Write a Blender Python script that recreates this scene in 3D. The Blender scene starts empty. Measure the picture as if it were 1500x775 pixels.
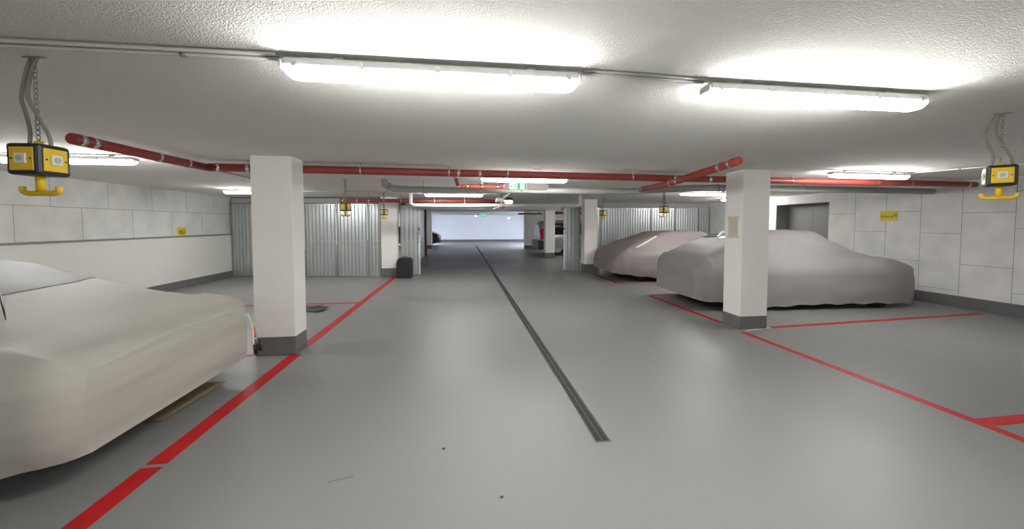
import bpy, bmesh, math, random
from mathutils import Vector, Matrix, noise
R = math.radians
PI = math.pi
scene = bpy.context.scene
C = scene.collection
random.seed(7)
H = 2.27            # ceiling height
XL, XR = -6.57, 8.85

# ------------------------------------------------------------------ materials
def principled(name, col, rough=.6, metal=0, spec=.5):
    m = bpy.data.materials.new(name); m.use_nodes = True
    b = m.node_tree.nodes['Principled BSDF']
    b.inputs['Base Color'].default_value = (*col, 1)
    b.inputs['Roughness'].default_value = rough
    b.inputs['Metallic'].default_value = metal
    b.inputs['Specular IOR Level'].default_value = spec
    return m, m.node_tree, b

def mat(name, col, rough=.6, metal=0, spec=.5, var=.06, vscale=6, bump=0, bscale=60, bdist=.003,
        col2=None, stretch=(1, 1, 1), rvar=0, detail=5):
    m, nt, b = principled(name, col, rough, metal, spec)
    N = nt.nodes; L = nt.links
    tc = N.new('ShaderNodeTexCoord')
    mp = N.new('ShaderNodeMapping'); mp.inputs['Scale'].default_value = stretch
    L.new(tc.outputs['Object'], mp.inputs['Vector'])
    n = N.new('ShaderNodeTexNoise'); n.inputs['Scale'].default_value = vscale; n.inputs['Detail'].default_value = detail
    L.new(mp.outputs['Vector'], n.inputs['Vector'])
    r = N.new('ShaderNodeValToRGB')
    lo = col2 if col2 else tuple(c * (1 - var) for c in col)
    hi = tuple(min(1, c * (1 + var)) for c in col)
    r.color_ramp.elements[0].position = .3; r.color_ramp.elements[1].position = .7
    r.color_ramp.elements[0].color = (*lo, 1); r.color_ramp.elements[1].color = (*hi, 1)
    L.new(n.outputs['Fac'], r.inputs['Fac']); L.new(r.outputs['Color'], b.inputs['Base Color'])
    if rvar:
        mr = N.new('ShaderNodeMapRange'); mr.inputs['From Min'].default_value = .3; mr.inputs['From Max'].default_value = .7
        mr.inputs['To Min'].default_value = rough - rvar; mr.inputs['To Max'].default_value = rough + rvar
        L.new(n.outputs['Fac'], mr.inputs['Value']); L.new(mr.outputs['Result'], b.inputs['Roughness'])
    if bump:
        n2 = N.new('ShaderNodeTexNoise'); n2.inputs['Scale'].default_value = bscale; n2.inputs['Detail'].default_value = 3
        L.new(tc.outputs['Object'], n2.inputs['Vector'])
        bp = N.new('ShaderNodeBump'); bp.inputs['Strength'].default_value = bump; bp.inputs['Distance'].default_value = bdist
        L.new(n2.outputs['Fac'], bp.inputs['Height']); L.new(bp.outputs['Normal'], b.inputs['Normal'])
    return m

def emis(name, col, strength, base=(.9, .9, .9)):
    m, nt, b = principled(name, base, .4)
    b.inputs['Emission Color'].default_value = (*col, 1)
    b.inputs['Emission Strength'].default_value = strength
    return m

M = {}
M['ceiling'] = mat('sprayed_ceiling_plaster', (.88, .865, .83), .95, spec=.1, var=.02, vscale=1.2, bump=1.0, bscale=135, bdist=.011)
M['wall'] = mat('painted_concrete', (.78, .77, .74), .85, spec=.2, var=.04, vscale=2, bump=.25, bscale=30, bdist=.004)
M['boards'] = mat('grey_wall_boards', (.74, .735, .715), .9, spec=.15, var=.08, vscale=3.2, bump=.7, bscale=26, bdist=.006, detail=9)
M['plinthwall'] = mat('smooth_render', (.77, .76, .72), .8, spec=.2, var=.025, vscale=1.5, bump=.1)
M['farwall'] = mat('far_wall_paint', (.82, .83, .88), .85, spec=.2, var=.02, vscale=1)
M['column'] = mat('column_paint', (.91, .89, .85), .7, spec=.3, var=.02, vscale=3, bump=.12, bscale=20)
M['greyband'] = mat('grey_base_paint', (.15, .15, .147), .5, spec=.4, var=.06, vscale=4)
M['ledge'] = mat('grey_ledge_strip', (.24, .24, .23), .7)
M['joint'] = mat('dark_board_joint', (.2, .195, .185), .9, var=.1)  # dark strips laid along the board joints
M['floor'] = mat('grey_epoxy_floor', (.228, .230, .224), .44, spec=.36, var=.05, vscale=.7, bump=.14, bscale=130, bdist=.0015,
                 rvar=.07, stretch=(1, .8, 1), detail=8)
M['redline'] = mat('red_floor_paint', (.45, .010, .012), .5, var=.12, spec=.3, vscale=5)
M['whitepatch'] = mat('worn_white_paint', (.6, .6, .58), .6)
M['redpipe'] = mat('red_enamel', (.285, .045, .034), .42, var=.08, vscale=5)
M['galv'] = mat('galvanised_steel', (.56, .59, .595), .34, metal=.75, var=.05, vscale=5, rvar=.03, stretch=(1, 1, .3))
M['galvdark'] = mat('galvanised_frame', (.33, .34, .345), .45, metal=.7, var=.08)
M['chrome'] = mat('bright_metal', (.75, .75, .73), .25, metal=1, var=.03)
M['pvc'] = mat('grey_white_plastic', (.74, .74, .72), .45, var=.03)
M['greypipe'] = mat('grey_insulated_pipe', (.36, .36, .345), .6, var=.06)
M['conduit'] = mat('grey_plastic_conduit', (.47, .46, .43), .5, var=.04)
M['housing'] = mat('light_fitting_housing', (.62, .62, .62), .4, var=.02)
M['black'] = mat('black_plastic', (.018, .018, .019), .45, var=.15)
M['blackbox'] = mat('black_case_fabric', (.014, .014, .015), .6, var=.2)
M['rubber'] = mat('black_rubber', (.018, .018, .018), .75, var=.2)
M['mat'] = mat('dark_rubber_mat', (.035, .035, .033), .7, var=.2)
M['yellow'] = mat('yellow_plastic', (.78, .52, .012), .42, var=.04)
M['sign'] = mat('yellow_sign', (.72, .58, .01), .5, var=.03)
M['ink'] = mat('black_print', (.03, .025, .01), .6)
M['white'] = mat('white_plastic', (.75, .75, .72), .4, var=.02)
M['cable'] = mat('beige_cable', (.27, .25, .19), .6, var=.06)
M['card'] = mat('brown_cardboard', (.22, .16, .09), .85, var=.15, vscale=9)
M['paper'] = mat('notice_paper', (.62, .60, .55), .8, var=.04)
M['tape'] = mat('yellow_tape', (.74, .60, .28), .6)
M['cover'] = mat('silver_grey_cover', (.315, .312, .31), .62, metal=0, spec=.3, var=.05, vscale=1.1, col2=(.29, .265, .265), stretch=(1, .6, 2.2))
M['cover2'] = mat('mauve_grey_cover', (.28, .258, .253), .65, metal=0, spec=.3, var=.05, vscale=.9, col2=(.235, .185, .185), stretch=(.8, .8, 1))
M['cover3'] = mat('beige_grey_cover', (.53, .51, .455), .6, metal=0, spec=.3, var=.07, vscale=1.7, col2=(.41, .385, .35), stretch=(.5, .35, 3.2), detail=3)
M['coverglass'] = mat('cool_grey_cover', (.14, .146, .15), .6, metal=0, var=.04)
M['glass'] = mat('dark_tinted_glass', (.02, .022, .025), .12, var=.1)
M['paleglass'] = mat('pale_glass_edge', (.72, .76, .74), .2, var=.03)  # pale strips laid along the car glass
M['tail'] = mat('red_lamp_lens', (.65, .02, .025), .2, var=.05)
M['amber'] = mat('orange_lens', (.75, .13, .03), .25)
M['carblack'] = mat('black_car_paint', (.02, .022, .028), .2, var=.1)
M['carsilver'] = mat('grey_car_paint', (.45, .46, .48), .3, metal=.2, var=.02)
M['bumper'] = mat('dark_bumper_plastic', (.03, .032, .033), .55, var=.1)
M['doorpaint'] = mat('beige_grey_door_paint', (.19, .187, .172), .5, var=.02)
M['drain'] = mat('drain_grate_steel', (.065, .065, .062), .6, metal=.2, var=.15)
M['drainhole'] = mat('drain_channel', (.012, .012, .012), .9)
M['speck'] = mat('dark_leaf_scrap', (.05, .035, .025), .9)
M['scuff'] = mat('grey_scuff', (.17, .17, .165), .5)
M['redcord'] = mat('red_knob', (.6, .01, .02), .4)
M['green'] = emis('green_exit_panel', (.05, .75, .35), .45, (.03, .5, .22))
M['exitwhite'] = emis('white_exit_panel', (.75, 1, .85), .75)
M['tube'] = emis('fluorescent_diffuser', (1.0, .99, .96), 85.0)
M['coolfill'] = emis('added_cool_diffuser', (.78, .84, 1.0), 560.0)  # very strong glow for the cool tube lights added in the far hall
M['lamp'] = emis('warm_lamp_glass', (1, .93, .82), 3.0)

# ------------------------------------------------------------------ mesh helpers
def nb(): return bmesh.new()
def box(bm, x0, x1, y0, y1, z0, z1, mtx=None):
    co = [(x, y, z) for z in (z0, z1) for y in (y0, y1) for x in (x0, x1)]
    vs = [bm.verts.new(mtx @ Vector(c) if mtx else c) for c in co]
    for f in ((0, 2, 3, 1), (4, 5, 7, 6), (0, 1, 5, 4), (2, 6, 7, 3), (0, 4, 6, 2), (1, 3, 7, 5)):
        bm.faces.new([vs[i] for i in f])
    return vs
def frames(pts, closed=False):
    pts = [Vector(p) for p in pts]; n = len(pts); out = []
    up = None
    for i in range(n):
        if closed: t = (pts[(i + 1) % n] - pts[i - 1])
        else: t = (pts[min(i + 1, n - 1)] - pts[max(i - 1, 0)])
        t.normalize()
        if up is None:
            up = Vector((0, 0, 1)) if abs(t.z) < .9 else Vector((1, 0, 0))
        s = t.cross(up).normalized(); up = s.cross(t).normalized()
        out.append((pts[i], s, up))
    return out
def tube(bm, pts, r, seg=12, closed=False, cap=True):
    fr = frames(pts, closed); rings = []
    for i, (p, s, u) in enumerate(fr):
        rr = r[i] if isinstance(r, (list, tuple)) else r
        rings.append([bm.verts.new(p + s * (math.cos(2 * PI * k / seg) * rr) + u * (math.sin(2 * PI * k / seg) * rr)) for k in range(seg)])
    n = len(rings)
    for i in range(n if closed else n - 1):
        a, b = rings[i], rings[(i + 1) % n]
        for k in range(seg):
            f = bm.faces.new((a[k], a[(k + 1) % seg], b[(k + 1) % seg], b[k])); f.smooth = True
    if cap and not closed:
        bm.faces.new(rings[0][::-1]); bm.faces.new(rings[-1])
def smooth_path(pts, k=6):
    P = [Vector(p) for p in pts]; out = []
    for i in range(len(P) - 1):
        p0 = P[max(i - 1, 0)]; p1 = P[i]; p2 = P[i + 1]; p3 = P[min(i + 2, len(P) - 1)]
        for j in range(k):
            t = j / k
            out.append(.5 * ((2 * p1) + (p2 - p0) * t + (2 * p0 - 5 * p1 + 4 * p2 - p3) * t * t + (3 * p1 - p0 - 3 * p2 + p3) * t ** 3))
    out.append(P[-1]); return out
def prism(bm, outline, axis, a, b):
    def mk(p, t):
        if axis == 'x': return (t, p[0], p[1])
        if axis == 'y': return (p[0], t, p[1])
        return (p[0], p[1], t)
    A = [bm.verts.new(mk(p, a)) for p in outline]; B = [bm.verts.new(mk(p, b)) for p in outline]
    n = len(outline)
    bm.faces.new(A[::-1]); bm.faces.new(B)
    for i in range(n): bm.faces.new((A[i], A[(i + 1) % n], B[(i + 1) % n], B[i]))
def obj(name, bm, m, parent=None, bevel=0, smooth=False, loc=None, rotz=0):
    bmesh.ops.recalc_face_normals(bm, faces=bm.faces)
    me = bpy.data.meshes.new(name); bm.to_mesh(me); bm.free()
    if smooth:
        for p in me.polygons: p.use_smooth = True
    me.materials.append(M[m] if isinstance(m, str) else m)
    o = bpy.data.objects.new(name, me); C.objects.link(o)
    if parent: o.parent = parent
    if loc: o.location = loc
    if rotz: o.rotation_euler.z = rotz
    if bevel:
        md = o.modifiers.new('bevel', 'BEVEL'); md.width = bevel; md.segments = 2; md.limit_method = 'ANGLE'; md.angle_limit = R(40)
    return o
def thing(name, label, cat, loc=(0, 0, 0), rotz=0, group=None):
    o = bpy.data.objects.new(name, None); C.objects.link(o)
    o.empty_display_size = .1
    o.location = loc; o.rotation_euler = (0, 0, rotz)
    o['label'] = label; o['category'] = cat
    if group: o['group'] = group
    return o
def tag(o, label, cat, group=None, kind=None):
    o['label'] = label; o['category'] = cat
    if group: o['group'] = group
    if kind: o['kind'] = kind
    return o
def struct(name, bm, m, parent=None, label=None):
    o = obj(name, bm, m, parent)
    o['kind'] = 'structure'
    if label and not parent: o['label'] = label
    return o
def dup(root, loc, rotz, label):
    r = root.copy(); C.objects.link(r); r.location = loc; r.rotation_euler = (0, 0, rotz); r['label'] = label
    for ch in list(root.children):
        c = ch.copy(); C.objects.link(c); c.parent = r
        for g in list(ch.children):
            d = g.copy(); C.objects.link(d); d.parent = c
    return r
def bx(name, dims, m, parent=None, bevel=0):
    bm = nb(); box(bm, *dims); return obj(name, bm, m, parent, bevel)

# ------------------------------------------------------------------ the room
b = nb(); box(b, -9.6, 9.8, -6.2, 33.9, -.2, 0); struct('floor', b, 'floor', label='glossy grey coated concrete garage floor')
b = nb(); box(b, -9.6, 9.8, -6.2, 33.9, H, H + .2); struct('ceiling', b, 'ceiling', label='low off-white sprayed plaster ceiling of the garage')

b = nb(); box(b, XL - .3, XL, -6, 12.15, 0, H)
wl = struct('wall_left', b, 'boards', label='left wall of pale grey boards above a smooth lower band')
b = nb(); box(b, XL, XL + .05, -6, 12.05, 0, 1.195)
struct('trim_1', b, 'plinthwall', label='smooth protruding lower band of the left wall')
b = nb(); box(b, XL, XL + .062, -6, 12.05, 1.195, 1.228); struct('trim_2', b, 'ledge', label='dark narrow ledge strip along the left wall')
b = nb(); box(b, XL + .05, XL + .056, -6, 12.05, 0, .18)
struct('baseboard_left', b, 'greyband', label='dark grey painted base of the left wall')
b = nb(); jx = XL + .0012; jw = .006
box(b, XL, jx, -6, 12.15, 1.785 - jw / 2, 1.785 + jw / 2)
for k in range(-5, 5): box(b, XL, jx, 7.17 + 1.04 * k - jw / 2, 7.17 + 1.04 * k + jw / 2, 1.785, H)
for k in range(-5, 5): box(b, XL, jx, 7.69 + 1.05 * k - jw / 2, 7.69 + 1.05 * k + jw / 2, 1.22, 1.785)
struct('board_joint', b, 'joint', wl)

b = nb(); NY0, NY1, NZ = 8.43, 10.04, 2.045
box(b, XR, XR + .4, -6, NY0, 0, H); box(b, XR, XR + .4, NY1, 33.5, 0, H); box(b, XR, XR + .4, NY0, NY1, NZ, H)
wr = struct('wall_right', b, 'boards', label='right wall of pale grey boards with dark joints and a door recess')
b = nb(); jx = XR - .0015
ycols = [4.5 - .65 * 9 + .65 * i for i in range(10)] + [5.2, 5.88, 6.51, 7.14, 7.79]
zj = {5: 0}
for i, y in enumerate(ycols): box(b, jx, XR, y - jw / 2, y + jw / 2, .21, H)
colz = [(1.72, .78), (1.34, .30)]
for i, y in enumerate(ycols):
    y2 = ycols[i + 1] if i + 1 < len(ycols) else 8.43
    for z in ([(1.43, .38, 2.03), (1.70, .78), (1.33, .30), (1.755, .785), (1.343, .33), (1.74, .78)][i - 9] if i >= 9 else colz[i % 2]):
        box(b, jx, XR, y, y2, z - jw / 2, z + jw / 2)
struct('board_joint', b, 'joint', wr)
b = nb(); box(b, XR - .006, XR, -6, NY0, 0, .21); box(b, XR - .006, XR, NY1, 13, 0, .21)
struct('baseboard_right', b, 'greyband', label='dark grey painted base of the right wall')
# recessed double door
b = nb(); box(b, XR + .385, XR + .43, NY0 + .005, (NY0 + NY1) / 2 - .003, .01, NZ)
box(b, XR + .385, XR + .43, (NY0 + NY1) / 2 + .003, NY1 - .005, .01, NZ)
d1 = struct('door_1', b, 'doorpaint', label='beige grey double door set back in the right wall')
bx('door_frame', (XR + .02, XR + .38, NY1 - .012, NY1 - .002, 0, NZ), 'galvdark', d1)
bx('door_frame', (XR + .01, XR + .38, NY0 + .002, NY1 - .012, NZ - .014, NZ - .002), 'greyband', d1)
b = nb(); tube(b, [(XR + .385, 9.15, 1.05), (XR + .34, 9.15, 1.05), (XR + .34, 9.03, 1.05)], .009); obj('door_handle', b, 'chrome', d1)
b = nb(); box(b, XR + .44, XR + .5, NY0 - .2, NY1 + .2, 0, H); struct('wall_recess', b, 'wall')

b = nb(); box(b, -9.5, 9.3, -6.2, -6, 0, H); struct('wall_back', b, 'wall')
b = nb(); box(b, -9.5, 9.3, 33.5, 33.7, 0, H); struct('wall_front', b, 'farwall', label='bluish white wall closing the far end of the garage')
b = nb(); box(b, -9.5, 9.0, 33.49, 33.5, 0, .19); struct('baseboard_front', b, 'greyband', label='grey base strip of the far end wall')
b = nb(); box(b, -9.5, -9.3, 12.1, 33.5, 0, H); struct('wall_far_left', b, 'farwall')
b = nb(); box(b, -2.5, -2.3, 18.9, 23.95, 0, H); struct('wall_lane_left', b, 'wall', label='pale wall beside the lane beyond the red riser')
b = nb(); box(b, 3.72, 8.85, 23.2, 23.4, 0, H); struct('wall_far_right', b, 'wall', label='pale wall behind the parked grey van')
b = nb(); box(b, 3.715, 8.85, 23.19, 23.2, 0, .22); struct('baseboard_far_right', b, 'greyband')
b = nb(); box(b, -9.5, -6.87, 12.1, 12.25, 0, H); struct('wall_partition_end', b, 'wall')

# ------------------------------------------------------------------ columns
def column(label, x0, x1, y0, y1, pl=.24, group=None):
    t = thing('concrete_column', label, 'column', ((x0 + x1) / 2, (y0 + y1) / 2, 0))
    w, d = (x1 - x0) / 2, (y1 - y0) / 2
    bx('shaft', (-w, w, -d, d, 0, H), 'column', t, bevel=.008)
    bx('painted_base', (-w - .003, w + .003, -d - .003, d + .003, 0, pl), 'greyband', t, bevel=.008)
    return t
column('large pale column beside the left covered car', -2.345, -1.908, 4.705, 5.03, .215)
cr = column('pale column at right with a taped notice on its side', 3.915, 4.335, 5.03, 5.40, .19)
column('pale column at left beside the black case', -2.28, -1.835, 11.39, 11.72, .25)
column('pale column at right beside the narrow corrugated gate leaf', 3.76, 4.17, 11.68, 12.02, .26)
column('distant pale column in front of the grey van', 3.64, 4.08, 16.88, 17.2, .24)
column('distant pale column near the black parked car', -2.2, -1.84, 24.1, 24.5, .22)

# notice taped on the right column, seen from the lane
t = thing('notice', 'paper notice with yellow tape strips on the right column', 'notice', (3.913, 5.215, 1.30))
bx('sheet', (-.002, 0, -.10, .10, .03, .29), 'paper', t)
bx('tape', (-.004, -.002, -.125, .12, .28, .315), 'tape', t); bx('tape', (-.004, -.002, -.125, .12, 0, .032), 'tape', t)
b = nb()
for k in range(9): box(b, -.003, -.002, -.075, .03 + .045 * ((k * 7) % 3) / 2, .06 + k * .022, .065 + k * .022)
obj('print', b, 'conduit', t)

# ------------------------------------------------------------------ floor markings
def line(label, pts, w, m='redline', z=.002, group=None):
    b = nb()
    (x0, y0), (x1, y1) = pts
    d = Vector((x1 - x0, y1 - y0)).normalized(); n = Vector((-d.y, d.x)) * w / 2
    prism(b, [(x0 + n.x, y0 + n.y), (x0 - n.x, y0 - n.y), (x1 - n.x, y1 - n.y), (x1 + n.x, y1 + n.y)], 'z', 0.0005, z)
    o = obj('parking_line', b, m)
    tag(o, label, 'floor marking'); return o
line('red painted line at the bottom left, nearest piece of the left edge', ((-1.908, -1.5), (-1.905, 2.60)), .125)
line('red painted line running from the small break up to the left column', ((-1.905, 2.635), (-1.91, 4.70)), .125)
line('red painted line from behind the left column to the black case', ((-1.925, 5.04), (-1.905, 11.36)), .12)
line('thin red cross line on the floor beyond the left column', ((-6.4, 7.69), (-1.98, 7.69)), .10)
line('short red line piece at the left column foot beside the covered car', ((-6.2, 4.745), (-2.37, 4.735)), .07)
line('long red lane line in front of the right column', ((3.865, 4.90), (3.875, -1.5)), .085)
line('red bay line running from the right column towards the right wall', ((4.45, 5.075), (8.62, 5.42)), .085)
line('short wide red bay line at the right edge of the floor', ((3.92, 2.41), (8.5, 2.52)), .11)
line('red line along the nose of the covered car behind the right column', ((3.90, 7.72), (3.915, 5.43)), .085)
line('thin red cross line at the far front corner of the nearer right covered car', ((3.95, 7.74), (8.3, 8.0)), .07)
line('thin red lane line along the nose of the farther right covered car', ((3.93, 9.46), (3.96, 11.5)), .085)
line('thin red cross line beside the farther right covered car', ((3.98, 9.50), (8.3, 9.62)), .07)
o = line('worn white patch between red lines at the right column foot', ((3.96, 4.965), (4.42, 5.07)), .05, 'whitepatch'); o.name = 'worn_patch'; o['category'] = 'floor mark'
def scrap(label, x, y, s, a):
    b = nb()
    out = [(math.cos(q) * s * (1 + .4 * math.sin(3 * q + a)), math.sin(q) * s * .6) for q in [k * PI / 5 for k in range(10)]]
    prism(b, out, 'z', .001, .006)
    tag(obj('leaf_scrap', b, 'speck', None, loc=(x, y, 0), rotz=a), label, 'debris')
scrap('tiny dark scrap on the floor left of the drain end', -.13, 2.574, .011, .7)
scrap('tiny dark scrap on the floor at the bottom centre', .208, 2.066, .009, .3)
b = nb(); box(b, -.07, .07, -.008, .008, .0004, .001)
tag(obj('scuff_mark', b, 'scuff', None, loc=(-.72, 2.34, 0), rotz=.25), 'faint grey scuff on the floor at lower centre left', 'mark')

# drain
t = thing('drain_channel', 'long dark slotted drain grate running down the lane', 'drain', (.955, 2.515, 0))
t.rotation_euler.z = R(0)
DL = 24.5
b = nb(); box(b, -.048, .048, .01, DL, .0005, .0012); obj('channel', b, 'drainhole', t)
b = nb()
for x in (-.056, .050): box(b, x, x + .006, 0, DL, .0005, .005)
box(b, -.05, .05, 0, .006, .0005, .005); obj('frame', b, 'chrome', t)
b = nb(); box(b, -.050, -.040, .006, DL, .001, .0042); box(b, -.006, .006, .006, DL, .001, .0042); box(b, .040, .050, .006, DL, .001, .0042)
y = .014
while y < DL:
    w = .011 if y < 8 else .016
    box(b, -.042, .042, y, y + w, .001, .004); y += .028 if y < 8 else .045
obj('grate', b, 'drain', t)

# ------------------------------------------------------------------ light fittings
def make_light(label, mtl='tube', L=1.36):
    t = thing('fluorescent_light', label, 'light', group='tube light fittings on the ceiling')
    h = L / 2
    b = nb(); prism(b, [(-.043, -.020), (.043, -.020), (.042, .010), (.030, .020), (-.030, .020), (-.042, .010)], 'x', -h, h)
    obj('housing', b, 'housing', t, bevel=.006)
    b = nb(); n = 10; xs = [-h + .004, -h + .02, -h + .05] + [h - .05, h - .02, h - .004]; sc = [.55, .86, 1, 1, .86, .55]
    rings = []
    for x, s in zip(xs, sc):
        ring = []
        for k in range(n + 1):
            a = PI + PI * k / n
            ring.append(b.verts.new((x, .044 * (abs(math.cos(a)) ** .6) * (1 if math.cos(a) > 0 else -1) * (1 + .07 * (k not in (0, n))), -.020 - .048 * s * (abs(math.sin(a)) ** .7))))
        rings.append(ring)
    for i in range(len(rings) - 1):
        for k in range(n): b.faces.new((rings[i][k], rings[i][k + 1], rings[i + 1][k + 1], rings[i + 1][k]))
        b.faces.new((rings[i][0], rings[i + 1][0], rings[i + 1][n], rings[i][n]))
    b.faces.new(rings[0]); b.faces.new(rings[-1][::-1])
    obj('diffuser', b, mtl, t, smooth=False)
    for s in (-1, 1):
        b = nb(); prism(b, [(-.040, -.03), (.040, -.03), (.04, .008), (-.04, .008)], 'x', s * (h + .0), s * (h + .018)); obj('end_cap', b, 'housing', t, bevel=.006)
        for x in (-h + .05, -h * .5, 0, h * .5, h - .05):
            b = nb(); box(b, x - .010, x + .010, s * .043, s * .053, -.028, .002); obj('latch', b, 'chrome', t)
        b = nb(); box(b, s * h * .66 - .02, s * h * .66 + .02, -.012, .012, .018, .0395); obj('mount', b, 'galvdark', t)
    return t
ZF = H - .041
protoL = make_light('nearest long tube light, brightest in the upper centre')
protoL.location = (-.11, 1.92, ZF); protoL.rotation_euler.z = R(.3)
def light(x, y, rz, label): return dup(protoL, (x, y, ZF), R(rz), label)
light(1.98, 1.975, 1.2, 'tube light at the upper right, right of the nearest one')
light(-4.30, 4.88, 0, 'tube light at the left edge behind the hanging power box')
light(5.86, 4.97, 4, 'tube light above the red pipe near the right wall')
light(.98, 6.10, 1.5, 'tube light above the white emergency exit fitting')
light(-.19, 9.5, 0, 'tube light in the middle distance left of the exit fitting')
light(-4.42, 9.2, 1, 'tube light partly hidden behind the large left column')
light(5.65, 8.45, 5, 'tube light just left of the right column behind the red pipes')
# unseen lights added behind the viewer to brighten the near floor and ceiling
light(-3.4, -2.9, 0, 'unseen tube light added behind the viewer at left'); light(3.6, -2.9, 0, 'unseen tube light added behind the viewer at right')
# unseen cool lights added to give the far hall its bluish light
protoC = make_light('unseen cool tube light added in the far hall at left', 'coolfill'); protoC['group'] = 'added cool tube lights in the far hall'
protoC.location = (-3.6, 29.5, ZF); protoC.rotation_euler.z = R(90)
dup(protoC, (6.0, 29.0, ZF), R(90), 'unseen cool tube light added in the far hall at right')
dup(protoC, (5.7, 26.0, ZF), R(90), 'unseen cool tube light added behind the far right wall')
light(8.07, 10.35, 0, 'tube light added near the door recess, mostly hidden behind the right column')  # added to brighten the door recess and the right panels
light(.1, -3.0, 0, 'unseen tube light added behind the viewer in the middle')  # unseen, added to brighten the column fronts
light(5.3, 14.9, 90, 'tube light added out of sight behind the right partition')  # unseen, added to brighten the distant right column
light(7.0, 20.3, 90, 'tube light added out of sight above the grey van')  # unseen, added to brighten the area around the van
light(-4.5, 21.0, 90, 'tube light added out of sight left of the far lane')  # unseen fill light added for the far lane

def bulb(label, x, y, z, group):
    t = thing('ceiling_lamp', label, 'lamp', (x, y, z), group=group)
    b = nb(); tube(b, [(0, 0, .0), (0, 0, H - z)], .012, 8); obj('stem', b, 'pvc', t)
    b = nb(); tube(b, [(0, 0, -.05), (0, 0, -.03), (0, 0, .02), (0, 0, .04)], [.04, .075, .075, .04], 14); obj('lamp_glass', b, 'lamp', t)
bulb('small white lamp hanging at the far end left of centre', .97, 28, 2.08, 'small far lamps')
bulb('small white lamp hanging at the far end right of centre', 3.33, 28, 1.93, 'small far lamps')

# ------------------------------------------------------------------ conduits
def pipe(name, label, cat, pts, r, m, clips=(), clipm='galvdark', cr=None, seg=14, clipw=.02, host=None):
    t = host or thing(name, label, cat, tuple(pts[0]))
    o = Vector(t.location)
    b = nb(); tube(b, [Vector(p) - o for p in pts], r, seg); obj('branch' if host else 'run', b, m, t)
    segs = [(Vector(pts[i]), Vector(pts[i + 1])) for i in range(len(pts) - 1)]
    for c in clips:      # (segment index, fraction, width factor)
        a, e = segs[c[0]]; p = a.lerp(e, c[1]) - o; d = (e - a).normalized()
        w = clipw * (c[2] if len(c) > 2 else 1)
        b = nb(); tube(b, [p - d * w, p + d * w], (cr or r * 1.18), seg)
        if p.z + o.z + r < H - .03 and abs(d.z) < .5 and (len(c) < 4):
            tube(b, [p, Vector((p.x, p.y, H - .002 - o.z))], .006, 6)
        obj('clamp', b, clipm, t)
    return t
pipe('conduit', 'grey twin conduit along the ceiling at upper left, rear tube', 'conduit', [(-6.5, 1.925, H - .016), (-.82, 1.925, H - .016)], .010, 'conduit', [(0, .78), (0, .93), (0, .5)], cr=.015, clipw=.012)
pipe('conduit', 'grey twin conduit along the ceiling at upper left, front tube', 'conduit', [(-6.5, 1.890, H - .011), (-.82, 1.890, H - .011)], .010, 'conduit')
pipe('conduit', 'short grey conduit between the two nearest tube lights', 'conduit', [(.6, 1.925, H - .011), (1.28, 1.965, H - .011)], .010, 'conduit')
pipe('conduit', 'short thin conduit beside the one joining the nearest tube lights', 'conduit', [(.6, 1.90, H - .008), (1.28, 1.935, H - .008)], .007, 'conduit')
pipe('conduit', 'thin pale conduit from the right tube light toward the right edge', 'conduit', [(6.6, 5.0, H - .009), (7.45, 3.3, H - .009)], .008, 'pvc', [(0, .25), (0, .7)], cr=.0088, clipw=.012)
pipe('conduit', 'thin dark conduit on the ceiling left of the large left column', 'conduit', [(-3.42, 5.05, H - .009), (-3.52, 9.0, H - .009)], .008, 'galvdark', [(0, .25), (0, .65)], cr=.0088, clipw=.012)
pipe('conduit', 'thin grey conduit on the ceiling right of the large left column', 'conduit', [(-3.7, 9.5, H - .009), (-.9, 9.5, H - .009)], .008, 'conduit', [(0, .4)], cr=.0088)
pipe('conduit', 'thin conduit on the ceiling right of the middle distance light', 'conduit', [(.55, 9.5, H - .009), (4.9, 8.4, H - .009)], .008, 'conduit')
bxo = bx('junction_box', (-.045, .045, -.04, .04, 0, .05), 'white', None, bevel=.006); bxo.location = (.98, 5.20 - .14, H - .05)
tag(bxo, 'small white junction box on the ceiling near the red pipe', 'junction box')

# ------------------------------------------------------------------ red sprinkler pipes
RZ = 2.178
MP = pipe('sprinkler_pipe', 'long red sprinkler pipe crossing the whole ceiling', 'pipe',
     [(-2.98, 5.06, RZ - .005), (-2.2, 5.11, RZ), (3.6, 5.475, RZ), (8.60, 5.62, RZ), (8.70, 5.625, RZ)], .049, 'redpipe',
     [(0, .15, 1, 0), (0, .55, 1), (0, .85, 1, 0), (1, .16, .5), (1, .35, .5), (1, .372, .9, 0), (1, .42, .9, 0), (1, .485, .5), (1, .80, .5), (1, .915, 1, 0), (1, .945, 1, 0), (2, .02, 1.1, 0), (2, .09, .8, 0), (2, .3, .4), (2, .62, .35), (2, .75, .35), (2, .985, 1, 0)],
     'chrome', cr=.054)
pipe('sprinkler_pipe', 'red sprinkler branch pipe running toward the viewer at left', 'pipe',
     [(-2.98, 5.03, RZ - .008), (-2.99, 4.4, RZ - .012), (-2.97, 3.42, RZ - .02)], .043, 'redpipe', [(0, .5, 1, 0), (1, .1, 1, 0), (1, .82, 1, 0), (1, .93, 1, 0)], 'chrome', cr=.048, host=MP)
pipe('sprinkler_pipe', 'thick red pipe crossing beneath the long one beside the right column', 'pipe',
     [(2.76, 3.62, 2.135), (2.91, 5.3, 2.07), (3.08, 6.45, 2.10)], .045, 'redpipe', [(0, .08, 1, 0), (0, .19, 1, 0), (0, .78, .8, 0), (0, .9, .8, 0), (1, .88, .8, 0), (1, .97, .8, 0)], 'chrome', cr=.051)
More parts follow.
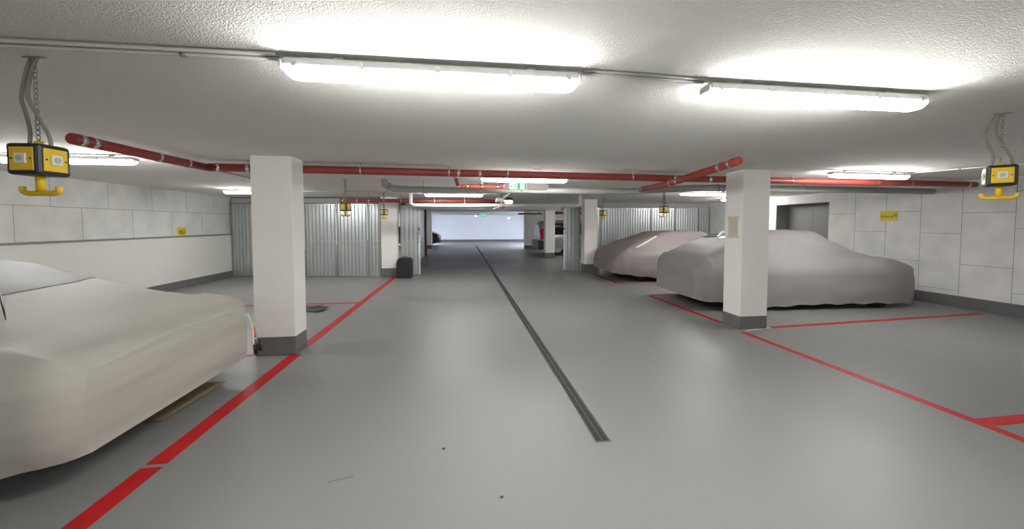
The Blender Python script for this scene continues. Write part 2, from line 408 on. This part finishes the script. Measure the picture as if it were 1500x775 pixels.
pipe('sprinkler_pipe', 'small red branch pipe with an elbow left of the exit fitting', 'pipe',
     [(-.09, 5.21, RZ - .02), (-.08, 5.4, 2.14), (-.06, 6.45, 2.13), (0.0, 6.56, 2.13), (.74, 6.6, 2.13)], .033, 'redpipe', [(0, .4, 1, 0), (1, .9, 1, 0), (3, .12, 1, 0), (3, .45, .5), (3, .8, .8, 0)], 'chrome', cr=.038, host=MP)
pipe('sprinkler_pipe', 'distant red pipe above the left corrugated panels', 'pipe',
     [(-3.08, 10.4, 2.105), (1.1, 10.5, 2.115)], .05, 'redpipe', [(0, .02, 1, 0), (0, .1, 1), (0, .17, 1), (0, .36, .6), (0, .6, .6)], 'chrome', cr=.055)
pipe('riser_pipe', 'vertical red riser at the end of the left lane panels', 'pipe', [(-1.72, 18.65, 0), (-1.72, 18.65, H)], .07, 'redpipe')
pipe('sprinkler_pipe', 'short distant red pipe above the grey van', 'pipe', [(4.3, 17.8, 2.02), (7.5, 17.8, 2.02)], .05, 'redpipe', [(0, .1), (0, .6)])

# grey drain pipes
pipe('drain_pipe', 'grey horizontal drain pipe below the ceiling behind the red pipe', 'pipe',
     [(-1.32, 6.92, H - .004), (-1.32, 6.92, 2.18), (-1.18, 6.95, 2.12), (-.9, 6.97, 2.105), (3.0, 6.85, 2.10), (3.75, 5.95, 2.09), (4.6, 5.95, 2.10), (8.8, 6.3, 2.12)], .055, 'greypipe',
     [(1, .5, 1, 0), (3, .06, .6), (3, .5, .5), (5, .5, 1, 0), (6, .3, .5)], 'galvdark', cr=.06)
pipe('white_pipe', 'white plastic pipe spanning the lane below the ceiling', 'pipe',
     [(-1.27, 10.0, H - .003), (-1.27, 10.0, 2.02), (-1.19, 10.0, 1.975), (3.0, 10.0, 1.995), (3.08, 10.0, 2.04), (3.08, 10.0, H - .003)], .045, 'pvc', [(2, .12, .4), (2, .3, .4), (2, .8, .4)], 'pvc', cr=.05)
b = nb(); box(b, 0, 1.35, -.12, .12, 0, .07); [box(b, x, x + .02, -.01, .01, .07, H - 2.052) for x in (.2, .7, 1.2)]; bxo = obj('cable_tray', b, 'bumper'); bxo.location = (3.1, 21.6, 2.05); tag(bxo, 'dark cable tray under the far ceiling before the van', 'cable tray')

# ------------------------------------------------------------------ hanging power boxes
def make_power_box(label, zc):
    t = thing('hanging_power_box', label, 'power box', group='hanging power boxes')
    s = .070; hh = .071
    b = nb(); box(b, -s, s, -s, s, -hh, hh); obj('housing', b, 'black', t, bevel=.014)
    for k in range(4):
        mt = Matrix.Rotation(k * PI / 2, 4, 'Z')
        b = nb(); box(b, -.050, .050, -s - .003, -s + .002, -.052, .052, mt); p = obj('face_panel', b, 'yellow', t, bevel=.002)
        b = nb(); box(b, -.024, .024, -s - .010, -s - .002, -.022, .024, mt); obj('socket', b, 'white', p, bevel=.003)
        b = nb(); cyl = []
        tube(b, [mt @ Vector((0, -s - .0105, .001)), mt @ Vector((0, -s - .0125, .001))], .014, 14); obj('socket_lid', b, 'conduit', p)
        for sx in (-.040, .040):
            b = nb(); tube(b, [mt @ Vector((sx, -s - .002, 0)), mt @ Vector((sx, -s - .006, 0))], .004, 8)
            obj('screw', b, 'black', p)
    b = nb(); tube(b, [(0, 0, -hh - .075), (0, 0, -hh + .01)], .017, 12)
    obj('handle_stem', b, 'yellow', t)
    b = nb(); tube(b, smooth_path([(-.080, 0, -.120), (-.077, 0, -.142), (-.05, 0, -.152), (0, 0, -.150), (.05, 0, -.152), (.077, 0, -.142), (.080, 0, -.120)], 5), .0125, 12)
    obj('handle_bar', b, 'yellow', t)
    top = H - zc - .001
    b = nb(); tube(b, smooth_path([(-.04, .0, hh - .005), (-.035, 0, hh + .07), (-.062, .01, hh + .16), (-.075, .01, hh + .22), (-.04, 0, hh + .33), (-.012, 0, top)], 8), .0075, 8); obj('cable', b, 'cable', t)
    b = nb(); tube(b, smooth_path([(.055, .0, hh - .005), (.045, 0, hh + .05), (.01, -.005, hh + .13), (-.025, -.01, hh + .22), (-.02, 0, hh + .32), (.012, 0, top)], 8), .0075, 8); obj('cable', b, 'cable', t)
    b = nb(); n = 17; z0 = hh; L = (top - z0) / n
    for k in range(n):
        cz = z0 + (k + .5) * L; pts = []
        for q in range(12):
            a = 2 * PI * q / 12; u = math.cos(a) * .0085; v = math.sin(a) * (L * .62)
            pts.append((u, 0, cz + v) if k % 2 else (0, u, cz + v))
        tube(b, pts, .0022, 5, closed=True)
    obj('chain', b, 'galvdark', t)
    b = nb(); box(b, -.045, .045, -.008, .008, top - .004, top); tube(b, [(0, 0, top), (0, 0, top - .02)], .005, 8); obj('ceiling_bracket', b, 'galvdark', t)
    b = nb(); tube(b, [(0, 0, hh - .005), (0, 0, hh + .018)], .016, 10); obj('gland', b, 'yellow', t)
    return t
PB = make_power_box('yellow and black power box hanging at the upper left', 1.795); PB.location = (-1.950, 2.09, 1.795); PB.rotation_euler.z = R(-4)
PB2 = make_power_box('yellow and black power box hanging at the far right by the wall', 1.835); PB2.location = (3.711, 2.27, 1.835); PB2.rotation_euler.z = R(-49)
def slim(label, loc, rz):
    r = dup(PB, loc, rz, label)
    i = 0
    for c in [c for c in C.objects if c.parent == r and c.name.startswith('cable')]:
        x = (-.012, .014)[i % 2]; i += 1
        b = nb(); tube(b, smooth_path([(x * 2, 0, .07), (x * 1.4, 0, .2), (x, .004, .33), (x, 0, H - 1.797)], 5), .007, 7)
        me = bpy.data.meshes.new('cable'); bmesh.ops.recalc_face_normals(b, faces=b.faces); b.to_mesh(me); b.free(); me.materials.append(M['cable']); c.data = me
    return r
slim('power box hanging before the left corrugated panels', (-1.97, 6.95, 1.795), R(-22))
slim('small power box hanging before the left distant column', (-1.925, 10.0, 1.795), R(-31))
slim('power box hanging above the covered car at right', (4.03, 7.4, 1.795), R(13))
slim('small power box hanging beside the right distant column', (3.63, 9.75, 1.795), R(25))

# ------------------------------------------------------------------ corrugated partitions
def corr(bm, L, z0, z1, pitch=.105, depth=.03, mt=None, y=0):
    n = max(2, int(round(L / pitch))); p = L / n; prof = []
    for i in range(n):
        x = i * p
        prof += [(x, 0), (x + p * .55, 0), (x + p * .68, depth), (x + p * .87, depth)]
    prof.append((L, 0))
    A = [bm.verts.new(mt @ Vector((x, y + q, z0)) if mt else (x, y + q, z0)) for x, q in prof]
    B = [bm.verts.new(mt @ Vector((x, y + q, z1)) if mt else (x, y + q, z1)) for x, q in prof]
    for i in range(len(prof) - 1): bm.faces.new((A[i], A[i + 1], B[i + 1], B[i]))
def panel(label, p0, p1, group, ztop=2.10, lamp=True, header=True, name='corrugated_panel', posts=(1, 1), pitch=.095, gap=.001):
    a = Vector((*p0, 0)); e = Vector((*p1, 0)); L = (e - a).length - .004; ang = math.atan2(e.y - a.y, e.x - a.x)
    t = thing(name, label, 'metal panel', tuple(a), ang, group)
    b = nb(); corr(b, L - .06, .04, ztop - .05, pitch); o = obj('sheet', b, 'galv', t); o.location.x = .03; md = o.modifiers.new('thickness', 'SOLIDIFY'); md.thickness = .003; md.offset = 0
    for k, x in enumerate((0, L - .035)):
        if posts[k]: bx('post', (x, x + .035, -.028, .03, 0, ztop + .02), 'galvdark', t)
    for z in (.02, 1.0, ztop - .05): bx('rail', (.03, L - .03, -.012, -.001, z, z + .03), 'galv', t)
    if header: bx('header_sheet', (.0, L, -.004, .02, ztop, H - .03), 'greypipe', t)
    return t
def along(p0, p1, xs):
    return [(x, p0[1] + (p1[1] - p0[1]) * (x - p0[0]) / (p1[0] - p0[0])) for x in xs]
PL = along((-6.5, 12.0), (-2.3, 11.50), (-6.5, -5.47, -4.44, -3.54, -2.66, -2.3))
labs = ['corrugated steel panel against the left wall', 'corrugated steel panel hidden partly behind the large left column', 'corrugated steel panel just right of the large left column',
        'corrugated steel panel behind the hanging power box at left', 'narrow corrugated steel strip panel touching the left distant column']
for i in range(5): panel(labs[i], PL[i], PL[i + 1], 'corrugated panels of the left partition', pitch=.10, posts=(1, i == 4), gap=.002)
xs = (4.2, 4.78, 5.73, 6.62, 7.52, 8.40, 8.84)
labs = ['corrugated panel right of the right distant column behind the small power box', 'second corrugated panel from the right distant column',
        'third corrugated panel from the right distant column behind a power box', 'fourth corrugated panel from the right distant column',
        'fifth corrugated panel from the right distant column', 'narrow corrugated panel ending at the right wall']
for i in range(6): panel(labs[i], (xs[i], 13.0), (xs[i + 1], 13.0), 'corrugated panels of the right partition', ztop=2.08, posts=(1, i == 5))
g = panel('narrow corrugated gate leaf behind the black case at left', (-1.80, 11.72), (-1.235, 11.74), 'gate leaves beside the lane', ztop=2.06, header=False, name='gate_leaf', pitch=.12)
bx('edge_strip', (.53, .57, -.045, -.028, 0.02, 2.0), 'pvc', g); bx('lock_box', (.525, .575, -.08, -.045, 1.0, 1.18), 'chrome', g); bx('handle', (.53, .56, -.10, -.045, 1.32, 1.40), 'black', g)
bx('switch_box', (.52, .575, -.08, -.045, .62, .93), 'white', g)
g = panel('narrow corrugated gate leaf at right of the lane', (3.27, 12.33), (3.82, 12.31), 'gate leaves beside the lane', ztop=2.04, header=False, name='gate_leaf', pitch=.13)
bx('edge_strip', (-.01, .03, -.045, -.028, 0.02, 2.0), 'pvc', g); bx('lock_box', (-.02, .04, -.08, -.045, 1.0, 1.18), 'chrome', g); bx('handle', (-.02, .01, -.10, -.045, 1.32, 1.40), 'black', g)
panel('corrugated lane panel behind the left gate leaf', (-1.76, 12.56), (-1.76, 18.5), 'lane panels', ztop=2.1)
bm = nb(); box(bm, -2.3, 3.9, 12.42, 12.50, 1.96, 2.03); box(bm, -2.3, 3.9, 12.42, 12.44, 2.03, 2.06)
tag(obj('gate_track', bm, 'galv'), 'steel gate track spanning the lane above the gate leaves', 'gate track')

# gate operator
t = thing('gate_operator', 'gate motor with lamp and red pull knob over the lane', 'gate motor', (1.02, 9.86, -.045))
bx('rail', (-.03, .03, -2.7, -.2, 2.17, 2.21), 'greypipe', t)
bx('motor_head', (-.17, .12, -.22, .2, 2.11, 2.2), 'pvc', t, bevel=.02)
b = nb(); tube(b, [(.13, -.24, 2.05), (.13, -.24, 2.075), (.13, -.24, 2.12), (.13, -.24, 2.14)], [.07, .10, .10, .08], 16); obj('lamp_cover', b, 'lamp', t)
b = nb(); tube(b, [(.13, -.24, 2.14), (.13, -.24, 2.20)], .10, 16); obj('lamp_base', b, 'bumper', t)
b = nb(); tube(b, [(-.03, -.25, 2.11), (-.02, -.25, 1.98)], .005, 6); obj('pull_cord', b, 'conduit', t)
b = nb(); tube(b, [(-.02, -.25, 1.93), (-.02, -.25, 1.945), (-.02, -.25, 1.975), (-.02, -.25, 1.985)], [.02, .04, .04, .02], 12); obj('pull_knob', b, 'redcord', t)
b = nb(); tube(b, [(-.26, -.25, 1.92), (-.10, -.25, 1.98), (-.05, -.25, 2.11)], .012, 8); obj('lever', b, 'pvc', t)
for sx in (-.17, -.06):
    b = nb(); tube(b, [(sx, -.1, 2.19), (sx, -.1, H + .043)], .008, 6); obj('hanger', b, 'galvdark', t)

# ------------------------------------------------------------------ emergency exit fitting
def text(name, s, size, m, parent, loc, rot, ext=.0006, align='CENTER', bold=.0):
    cu = bpy.data.curves.new(name, 'FONT'); cu.body = s; cu.size = size; cu.extrude = ext; cu.align_x = align; cu.align_y = 'CENTER'; cu.offset = bold
    o = bpy.data.objects.new(name, cu); C.objects.link(o)
    bpy.context.view_layer.update()
    dg = bpy.context.evaluated_depsgraph_get()
    me = bpy.data.meshes.new_from_object(o.evaluated_get(dg)); me.materials.clear(); me.materials.append(M[m])
    bpy.data.objects.remove(o)
    o = bpy.data.objects.new(name, me); C.objects.link(o); o.parent = parent; o.location = loc; o.rotation_euler = rot
    return o
t = thing('exit_sign_light', 'white emergency exit fitting with green running figure sign', 'exit sign', (.95, 5.75, 2.06))
b = nb()
out = [(-.285 + .05 * math.cos(a), .05 * math.sin(a)) for a in [PI / 2 + PI * k / 8 for k in range(9)]] + [(.285 + .05 * math.cos(a), .05 * math.sin(a)) for a in [-PI / 2 + PI * k / 8 for k in range(9)]]
prism(b, out, 'y', -.04, .04); obj('housing', b, 'pvc', t, bevel=.006)
for sx in (-.25, .25):
    b = nb(); tube(b, [(sx, 0, .048), (sx, 0, H - 2.062)], .005, 8); obj('mounting_rod', b, 'pvc', t)
sp = bx('sign_plate', (-.255, -.0, -.046, -.04, -.046, .048), 'exitwhite', t)
bx('green_field', (-.14, -.004, -.048, -.046, -.040, .042), 'green', sp)
b = nb()       # running figure and arrow on the pale half
def fig(bm, ox, oz, s, y0, y1):
    tube(bm, [(ox + .1 * s, y0, oz + .85 * s), (ox + .1 * s, y1, oz + .85 * s)], .10 * s, 10)
    for poly in ([(-.05, .70), (.12, .72), (.05, .35), (-.12, .35)], [(-.05, .70), (-.30, .55), (-.28, .48), (-.05, .60)], [(.1, .68), (.32, .5), (.28, .44), (.08, .58)],
                 [(.05, .38), (.28, .2), (.2, -.02), (.13, 0), (.18, .18), (-.04, .32)], [(-.12, .38), (-.15, .15), (-.4, .05), (-.4, .12), (-.22, .2), (-.0, .40)]):
        prism(bm, [(ox + p[0] * s, oz + p[1] * s) for p in poly], 'y', y0, y1)
fig(b, -.17, -.036, .078, -.0475, -.046)
prism(b, [(-.25, .0), (-.228, .022), (-.228, .008), (-.21, .008), (-.21, -.008), (-.228, -.008), (-.228, -.022)], 'y', -.0475, -.046)
obj('running_figure', b, 'green', sp)
b = nb(); prism(b, [(-.10, -.038), (-.035, -.038), (-.035, .034), (-.10, .034)], 'y', -.0495, -.048); obj('doorway_symbol', b, 'exitwhite', sp)
t = thing('exit_sign_light', 'small green exit sign under the ceiling at the far end', 'exit sign', (1.5, 28, 2.15))
bx('housing', (-.22, .22, -.03, .03, -.1, .12), 'pvc', t); sp = bx('sign_plate', (-.2, .2, -.036, -.03, -.09, .09), 'green', t)
b = nb(); fig(b, -.07, -.06, .13, -.04, -.036); prism(b, [(.16, 0), (.10, .05), (.10, .02), (.05, .02), (.05, -.02), (.10, -.02), (.10, -.05)], 'y', -.04, -.036); obj('running_figure', b, 'exitwhite', sp)

# ------------------------------------------------------------------ wall signs
t = thing('wall_sign', 'small yellow sign with black letters on the left wall', 'sign', (XL + .004, 10.10, 1.32), 0)
bx('plate', (0, .006, -.15, .15, -.105, .105), 'sign', t)
text('lettering', 'KU', .13, 'ink', t, (.007, 0, -.01), (R(90), 0, R(90)), bold=.004)
t = thing('wall_sign', 'yellow sign with small black print high on the right wall', 'sign', (XR - .004, 7.08, 1.675), 0)
bx('plate', (-.006, 0, -.165, .165, -.10, .10), 'sign', t)
text('lettering', 'Wohnung', .062, 'ink', t, (-.007, .045, -.012), (R(90), 0, R(-90)))
text('lettering', '12', .085, 'ink', t, (-.007, -.115, .005), (R(90), 0, R(-90)), bold=.002)

# ------------------------------------------------------------------ loose things on the floor
t = thing('black_case', 'black upright case standing by the left gate leaf', 'case', (-1.60, 11.12, 0))
b = nb(); prism(b, [(-.21, .02), (.20, .02), (.215, .06), (.215, .50), (.17, .565), (-.13, .565), (-.19, .50), (-.21, .42)], 'y', -.12, .12); obj('body', b, 'blackbox', t, bevel=.02)
b = nb(); tube(b, smooth_path([(-.06, 0, .565), (-.05, 0, .59), (.07, 0, .59), (.08, 0, .565)], 5), .009, 8); obj('handle', b, 'black', t)
for sx in (-.16, .16):
    b = nb(); tube(b, [(sx, -.05, .022), (sx, .05, .022)], .022, 12); obj('wheel', b, 'rubber', t)
def wavy(name, outline_fn, nx, ny, m, label, cat, loc, rz=0):
    b = nb(); g = [[b.verts.new(outline_fn(i / nx, j / ny)) for j in range(ny + 1)] for i in range(nx + 1)]
    for i in range(nx):
        for j in range(ny): b.faces.new((g[i][j], g[i + 1][j], g[i + 1][j + 1], g[i][j + 1]))
    o = obj(name, b, m, None, smooth=True, loc=loc, rotz=rz)
    md = o.modifiers.new('thickness', 'SOLIDIFY'); md.thickness = .006; md.offset = 1
    tag(o, label, cat); return o
wavy('floor_mat', lambda u, v: (-.95 * (1 - u) + .12 * v * u + (.12 if v < .6 else -.1) * u * u, -.26 + .5 * v + .04 * math.sin(4 * u), .004 + .045 * max(0, math.sin(u * 7 + v)) * (1 - abs(v - .5)) * u), 20, 10, 'mat',
     'crumpled dark rubber mat on the floor behind the large left column', 'mat', (-2.52, 7.22, 0))
o = wavy('cardboard_sheet', lambda u, v: (-.55 + .53 * u + .05 * u * v, .70 * (v - .5), .004 + .018 * (v * v) * u), 8, 10, 'card',
     'brown cardboard sheet under the nose of the left covered car', 'cardboard', (-2.255, 3.56, 0), R(-2))

# ------------------------------------------------------------------ vehicles
def interp(tab, u):
    if u <= tab[0][0]: return tab[0][1]
    for i in range(len(tab) - 1):
        if u <= tab[i + 1][0]:
            a, b_ = tab[i], tab[i + 1]; k = (u - a[0]) / (b_[0] - a[0]); k = k * k * (3 - 2 * k) * .35 + k * .65
            return a[1] + (b_[1] - a[1]) * k
    return tab[-1][1]
class Shell:
    def __init__(s, L, top, wid, hem, belt=.70, cab=None, wr=.008, seed=0, tuck=.04, sharp=.0):
        s.L, s.top, s.wid, s.hem, s.belt, s.cab, s.wr, s.seed, s.tuck = L, top, wid, hem, belt, cab, wr, seed, tuck
    def P(s, u, t, off=0):
        """u along the length from the nose, t in -1..1 across the section (0 = roof centre)"""
        T = sum(interp(s.top, u + d) for d in (-.05, 0, .05)) / 3; W = interp(s.wid, u); h = interp(s.hem, u) + .012 * math.sin(u * 13 + s.seed) * (1 if s.wr > .004 else 0)
        bl = min(s.belt, T * .90); a = abs(t); sg = 1 if t >= 0 else -1
        cabf = max(0, min(1, (T - s.belt - .05) / .4)); rw = .88 - .26 * cabf if s.cab is None else .88 - s.cab * cabf
        pts = [(0, T), (rw * .5 * W, T - .008), (rw * W, T - .028), ((rw + .97) / 2 * W, (T * .45 + bl * .55)), (.975 * W, bl), (W, bl * .72), (W * .995, bl * .45), (W * (1 - s.tuck), h)]
        if T - bl < .2: pts[3] = ((rw + .97) / 2 * W + .03 * W, T * .80 + bl * .2)
        x = a * (len(pts) - 1); i = min(int(x), len(pts) - 2); f = x - i
        p0 = pts[max(i - 1, 0)] if i > 0 else (-pts[1][0], pts[1][1]); p1 = pts[i]; p2 = pts[i + 1]; p3 = pts[min(i + 2, len(pts) - 1)]
        q = [.5 * (2 * p1[k] + (p2[k] - p0[k]) * f + (2 * p0[k] - 5 * p1[k] + 4 * p2[k] - p3[k]) * f * f + (3 * p1[k] - p0[k] - 3 * p2[k] + p3[k]) * f ** 3) for k in (0, 1)]
        v = Vector((u, sg * q[0], q[1]))
        if s.wr and a < .99:
            n1 = noise.noise(Vector((u * 1.3 + s.seed, v.y * 1.6, v.z * 4.0))); n2 = noise.noise(Vector((u * 3.1, v.y * 2 + s.seed, v.z * 7)))
            d = s.wr * (n1 * 1.6 + n2 * .7)
            v += Vector((0, sg * d * a, d * (1 - a)))
        return v
    def N(s, u, t):
        e = .01; a = s.P(u + e, t) - s.P(u - e, t); b_ = s.P(u, min(.999, t + e)) - s.P(u, t - e)
        n = a.cross(b_); n.normalize(); return -n if (n.z < -.2 or n.y * (1 if t >= 0 else -1) < -.3) else n
    def mesh(s, nu=70, nt=56):
        b = nb(); us = []
        for i in range(nu + 1):
            k = i / nu; us.append(s.L * (.5 - .5 * math.cos(PI * k)) * .5 + s.L * k * .5)
        rows = [[b.verts.new(s.P(u, -1 + 2 * j / nt)) for j in range(nt + 1)] for u in us]
        for i in range(nu):
            for j in range(nt):
                f = b.faces.new((rows[i][j], rows[i + 1][j], rows[i + 1][j + 1], rows[i][j + 1])); f.smooth = True
        for r_ in (rows[0], rows[-1]): b.faces.new(r_)
        return b
    def patch(s, u0, u1, t0, t1, off=.004, nu=16, nt=12, fn=None):
        b = nb(); rows = []
        for i in range(nu + 1):
            row = []
            for j in range(nt + 1):
                fu, ft = i / nu, j / nt
                if fn: u, t = fn(fu, ft)
                else: u, t = u0 + (u1 - u0) * fu, t0 + (t1 - t0) * ft
                row.append(b.verts.new(s.P(u, t) + s.N(u, t) * off))
            rows.append(row)
        for i in range(nu):
            for j in range(nt):
                f = b.faces.new((rows[i][j], rows[i + 1][j], rows[i + 1][j + 1], rows[i][j + 1])); f.smooth = True
        return b
def wheels(t, us, w, r=.31, m='rubber'):
    for u in us:
        for sg in (-1, 1):
            b = nb(); y0 = sg * (w - .2); y1 = sg * w
            tube(b, [(u, y0, r), (u, y0 + sg * .02, r), (u, y1 - sg * .02, r), (u, y1, r)], [r * .93, r, r, r * .93], 28)
            wh = obj('wheel', b, m, t)
            b = nb(); tube(b, [(u, y1 + sg * .001, r), (u, y1 + sg * .006, r)], r * .62, 20); obj('rim', b, 'chrome', wh)
def solid(o, th=.004):
    md = o.modifiers.new('thickness', 'SOLIDIFY'); md.thickness = th; md.offset = -1
def covered(label, loc, rotz, L, top, wid, hem, m, seed, belt=.7, glass=None, cab=None, wr=.012, wl=.80):
    t = thing('covered_car', label, 'car', loc, rotz, 'cars wrapped in smooth grey covers')
    s = Shell(L, top, wid, hem, belt, cab, wr, seed)
    o = obj('cover', s.mesh(), m, t)
    wheels(t, (.85, L - .85), wl)
    bx('underbody', (.45, L - .45, -.72, .72, .16, .32), 'bumper', t)
    return t, s
# car A: right, nearest
WA = [(0, .70), (.06, .82), (.2, .91), (.6, .95), (3.6, .95), (4.05, .88), (4.25, .72), (4.32, .6)]
TA = [(0, .66), (.10, .86), (.3, 1.0), (.6, 1.13), (.95, 1.27), (1.35, 1.36), (1.75, 1.39), (2.38, 1.39), (2.72, 1.20), (3.05, 1.02), (3.6, .90), (4.0, .77), (4.2, .58), (4.32, .38)]
HA = [(0, .20), (.25, .17), (1.1, .06), (2.0, .10), (3.4, .10), (4.1, .07), (4.32, .2)]
tA, sA = covered('silver grey covered car right of centre, partly behind the right column', (4.03, 7.0, 0), R(-2.2), 4.32, TA, WA, HA, 'cover', 3, belt=.76)
obj('windscreen', sA.patch(0, 0, 0, 0, fn=lambda a, c: (.86 + .34 * a, -.10 + .36 * c + .05 * a)), 'glass', tA)
obj('glass_edge', sA.patch(0, 0, 0, 0, off=.007, nu=8, nt=4, fn=lambda a, c: (.90 + .28 * a, -.02 + .05 * c + .16 * a)), 'paleglass', tA)
obj('rear_glass_edge', sA.patch(0, 0, 0, 0, off=.006, nu=10, nt=3, fn=lambda a, c: (2.75 + .62 * a, .30 + .02 * c)), 'paleglass', tA)
obj('rear_lamp', sA.patch(0, 0, 0, 0, off=.006, nu=10, nt=3, fn=lambda a, c: (3.85 + .3 * a, -.30 + .06 * c)), 'coverglass', tA)
# car B: right, farther
WB = [(0, .74), (.06, .88), (.25, 1.0), (.7, 1.05), (3.8, 1.03), (4.3, .88), (4.5, .7)]
TB = [(0, .50), (.10, .72), (.3, .86), (.6, 1.0), (.9, 1.09), (1.25, 1.19), (1.5, 1.29), (2.0, 1.32), (2.6, 1.31), (2.95, 1.12), (3.4, 1.05), (4.2, .95), (4.5, .55)]
HB = [(0, .24), (.5, .17), (1.2, .10), (3.4, .10), (4.5, .2)]
tB, sB = covered('mauve grey covered car farther back at right, nearest the corrugated panels', (3.90, 10.52, 0), R(-1), 4.5, TB, WB, HB, 'cover2', 9, belt=.72)
obj('glass_edge', sB.patch(0, 0, 0, 0, off=.007, nu=10, nt=3, fn=lambda a, c: (.62 + .66 * a, -.40 + .03 * c + .10 * a)), 'paleglass', tB)
obj('windscreen', sB.patch(0, 0, 0, 0, off=.005, nu=10, nt=4, fn=lambda a, c: (2.62 + .26 * a, -.40 + .05 * c)), 'glass', tB)
# car C: left foreground, nose to the lane (+X)
WC = [(0, .84), (.05, .93), (.15, .98), (.35, 1.0), (3.6, .98), (4.1, .85), (4.25, .7)]
TC = [(0, .68), (.10, .78), (.3, .84), (.65, .90), (.95, .97), (1.2, 1.05), (1.4, 1.12), (1.55, 1.17), (1.7, 1.19), (2.7, 1.18), (3.3, 1.0), (4.0, .8), (4.25, .6)]
HC = [(0, .20), (.3, .15), (1.0, .08), (2.0, .12), (4.25, .15)]
tC, sC = covered('large beige grey covered car in the left foreground', (-2.12, 3.28, 0), R(180), 4.25, TC, WC, HC, 'cover3', 5, belt=.66)
obj('windscreen', sC.patch(0, 0, 0, 0, off=.004, nu=24, nt=24, fn=lambda a, c: (1.05 + .95 * a + .25 * (2 * c - 1) ** 2, -.42 + .84 * c)), 'coverglass', tC)
b = nb(); tube(b, [(1.16, .08, 1.055), (.90, .32, .985), (.60, .60, .925)], [.003, .007, .002], 8); obj('wiper', b, 'black', tC)
# bits of bumper showing at the corner beyond the cover (local u small, far side = -y local)
b = nb(); tube(b, smooth_path([(.08, -1.0, .58), (.05, -1.01, .48), (.03, -1.0, .38), (.02, -.98, .28)], 5), [.012] * 15 + [.016]); obj('bumper_trim', b, 'white', tC)
b = nb(); tube(b, [(.035, -1.02, .43), (.02, -1.02, .33)], .017, 10); obj('side_marker', b, 'amber', tC)
b = nb(); tube(b, [(.01, -1.0, .26), (0, -.99, .16)], .020, 10); tube(b, [(-.03, -1.01, .30), (-.04, -1.0, .19)], .016, 10); obj('fog_lamp', b, 'black', tC)
b = nb(); tube(b, smooth_path([(.012, -1.02, .32), (0, -1.03, .24), (-.01, -1.02, .17)], 5), .009, 8); obj('chrome_strip', b, 'chrome', tC)

# distant black car, tail toward the lane
t = thing('parked_car', 'black car with red tail light at the far left', 'car', (-1.5, 27.6, 0), R(180))
s = Shell(4.3, [(0, .62), (.1, .80), (.4, .92), (.9, 1.25), (1.4, 1.42), (2.6, 1.42), (3.3, 1.0), (4.1, .8), (4.3, .5)], [(0, .68), (.12, .82), (.5, .88), (3.9, .86), (4.3, .6)], [(0, .30), (.4, .2), (4.3, .22)], .86, None, 0, 0)
obj('body', s.mesh(40, 40), 'carblack', t); wheels(t, (.8, 3.4), .84)
obj('rear_window', s.patch(.42, .9, -.3, .3), 'glass', t)
for sg in (-1, 1): obj('tail_light', s.patch(.015, .16, sg * .50, sg * .62, off=.012), 'tail', t)
b = nb(); box(b, -.03, .2, -.6, .6, .24, .42); obj('bumper', b, 'bumper', t, bevel=.03)

# distant grey van, tail toward the lane
t = thing('parked_van', 'grey van with red tail light parked behind the distant right column', 'van', (3.72, 19.2, 0), 0)
s = Shell(4.3, [(0, 1.35), (.06, 1.52), (.2, 1.66), (.5, 1.70), (2.6, 1.68), (3.1, 1.45), (3.6, 1.1), (4.2, .95), (4.3, .6)], [(0, .84), (.08, .90), (.4, .93), (3.9, .90), (4.3, .7)], [(0, .32), (.4, .26), (4.3, .26)], .95, .14, 0, 0)
obj('body', s.mesh(50, 44), 'carsilver', t); wheels(t, (.85, 3.4), .90, .33)
for sg in (-1, 1):
    obj('tail_light', s.patch(.0, .17, sg * .40, sg * .66, off=.012), 'tail', t)
    obj('side_window', s.patch(.55, 2.5, sg * .34, sg * .55, off=.006), 'glass', t)
b = nb(); box(b, -.012, .02, -.62, .62, .98, 1.45); obj('rear_window', b, 'glass', t, bevel=.02)
b = nb(); box(b, -.10, .5, -.92, .92, .28, .72); obj('bumper', b, 'bumper', t, bevel=.05)

# ------------------------------------------------------------------ world, camera, view
w = bpy.data.worlds.new('world'); scene.world = w; w.use_nodes = True
w.node_tree.nodes['Background'].inputs[0].default_value = (.5, .5, .5, 1); w.node_tree.nodes['Background'].inputs[1].default_value = .0
cam = bpy.data.cameras.new('camera'); co = bpy.data.objects.new('camera', cam); C.objects.link(co)
cam.sensor_width = 36; cam.lens = 570 / 1500 * 36; cam.shift_y = -35 / 1500; cam.clip_end = 100; cam.clip_start = .02
co.location = (0, 0, 1.5); co.rotation_euler = (R(90 - 2.411), 0, R(-7.292))
scene.camera = co
scene.view_settings.view_transform = 'Standard'; scene.view_settings.look = 'None'
scene.view_settings.gamma = 1; scene.view_settings.use_curve_mapping = False
scene.view_settings.exposure = 0.0
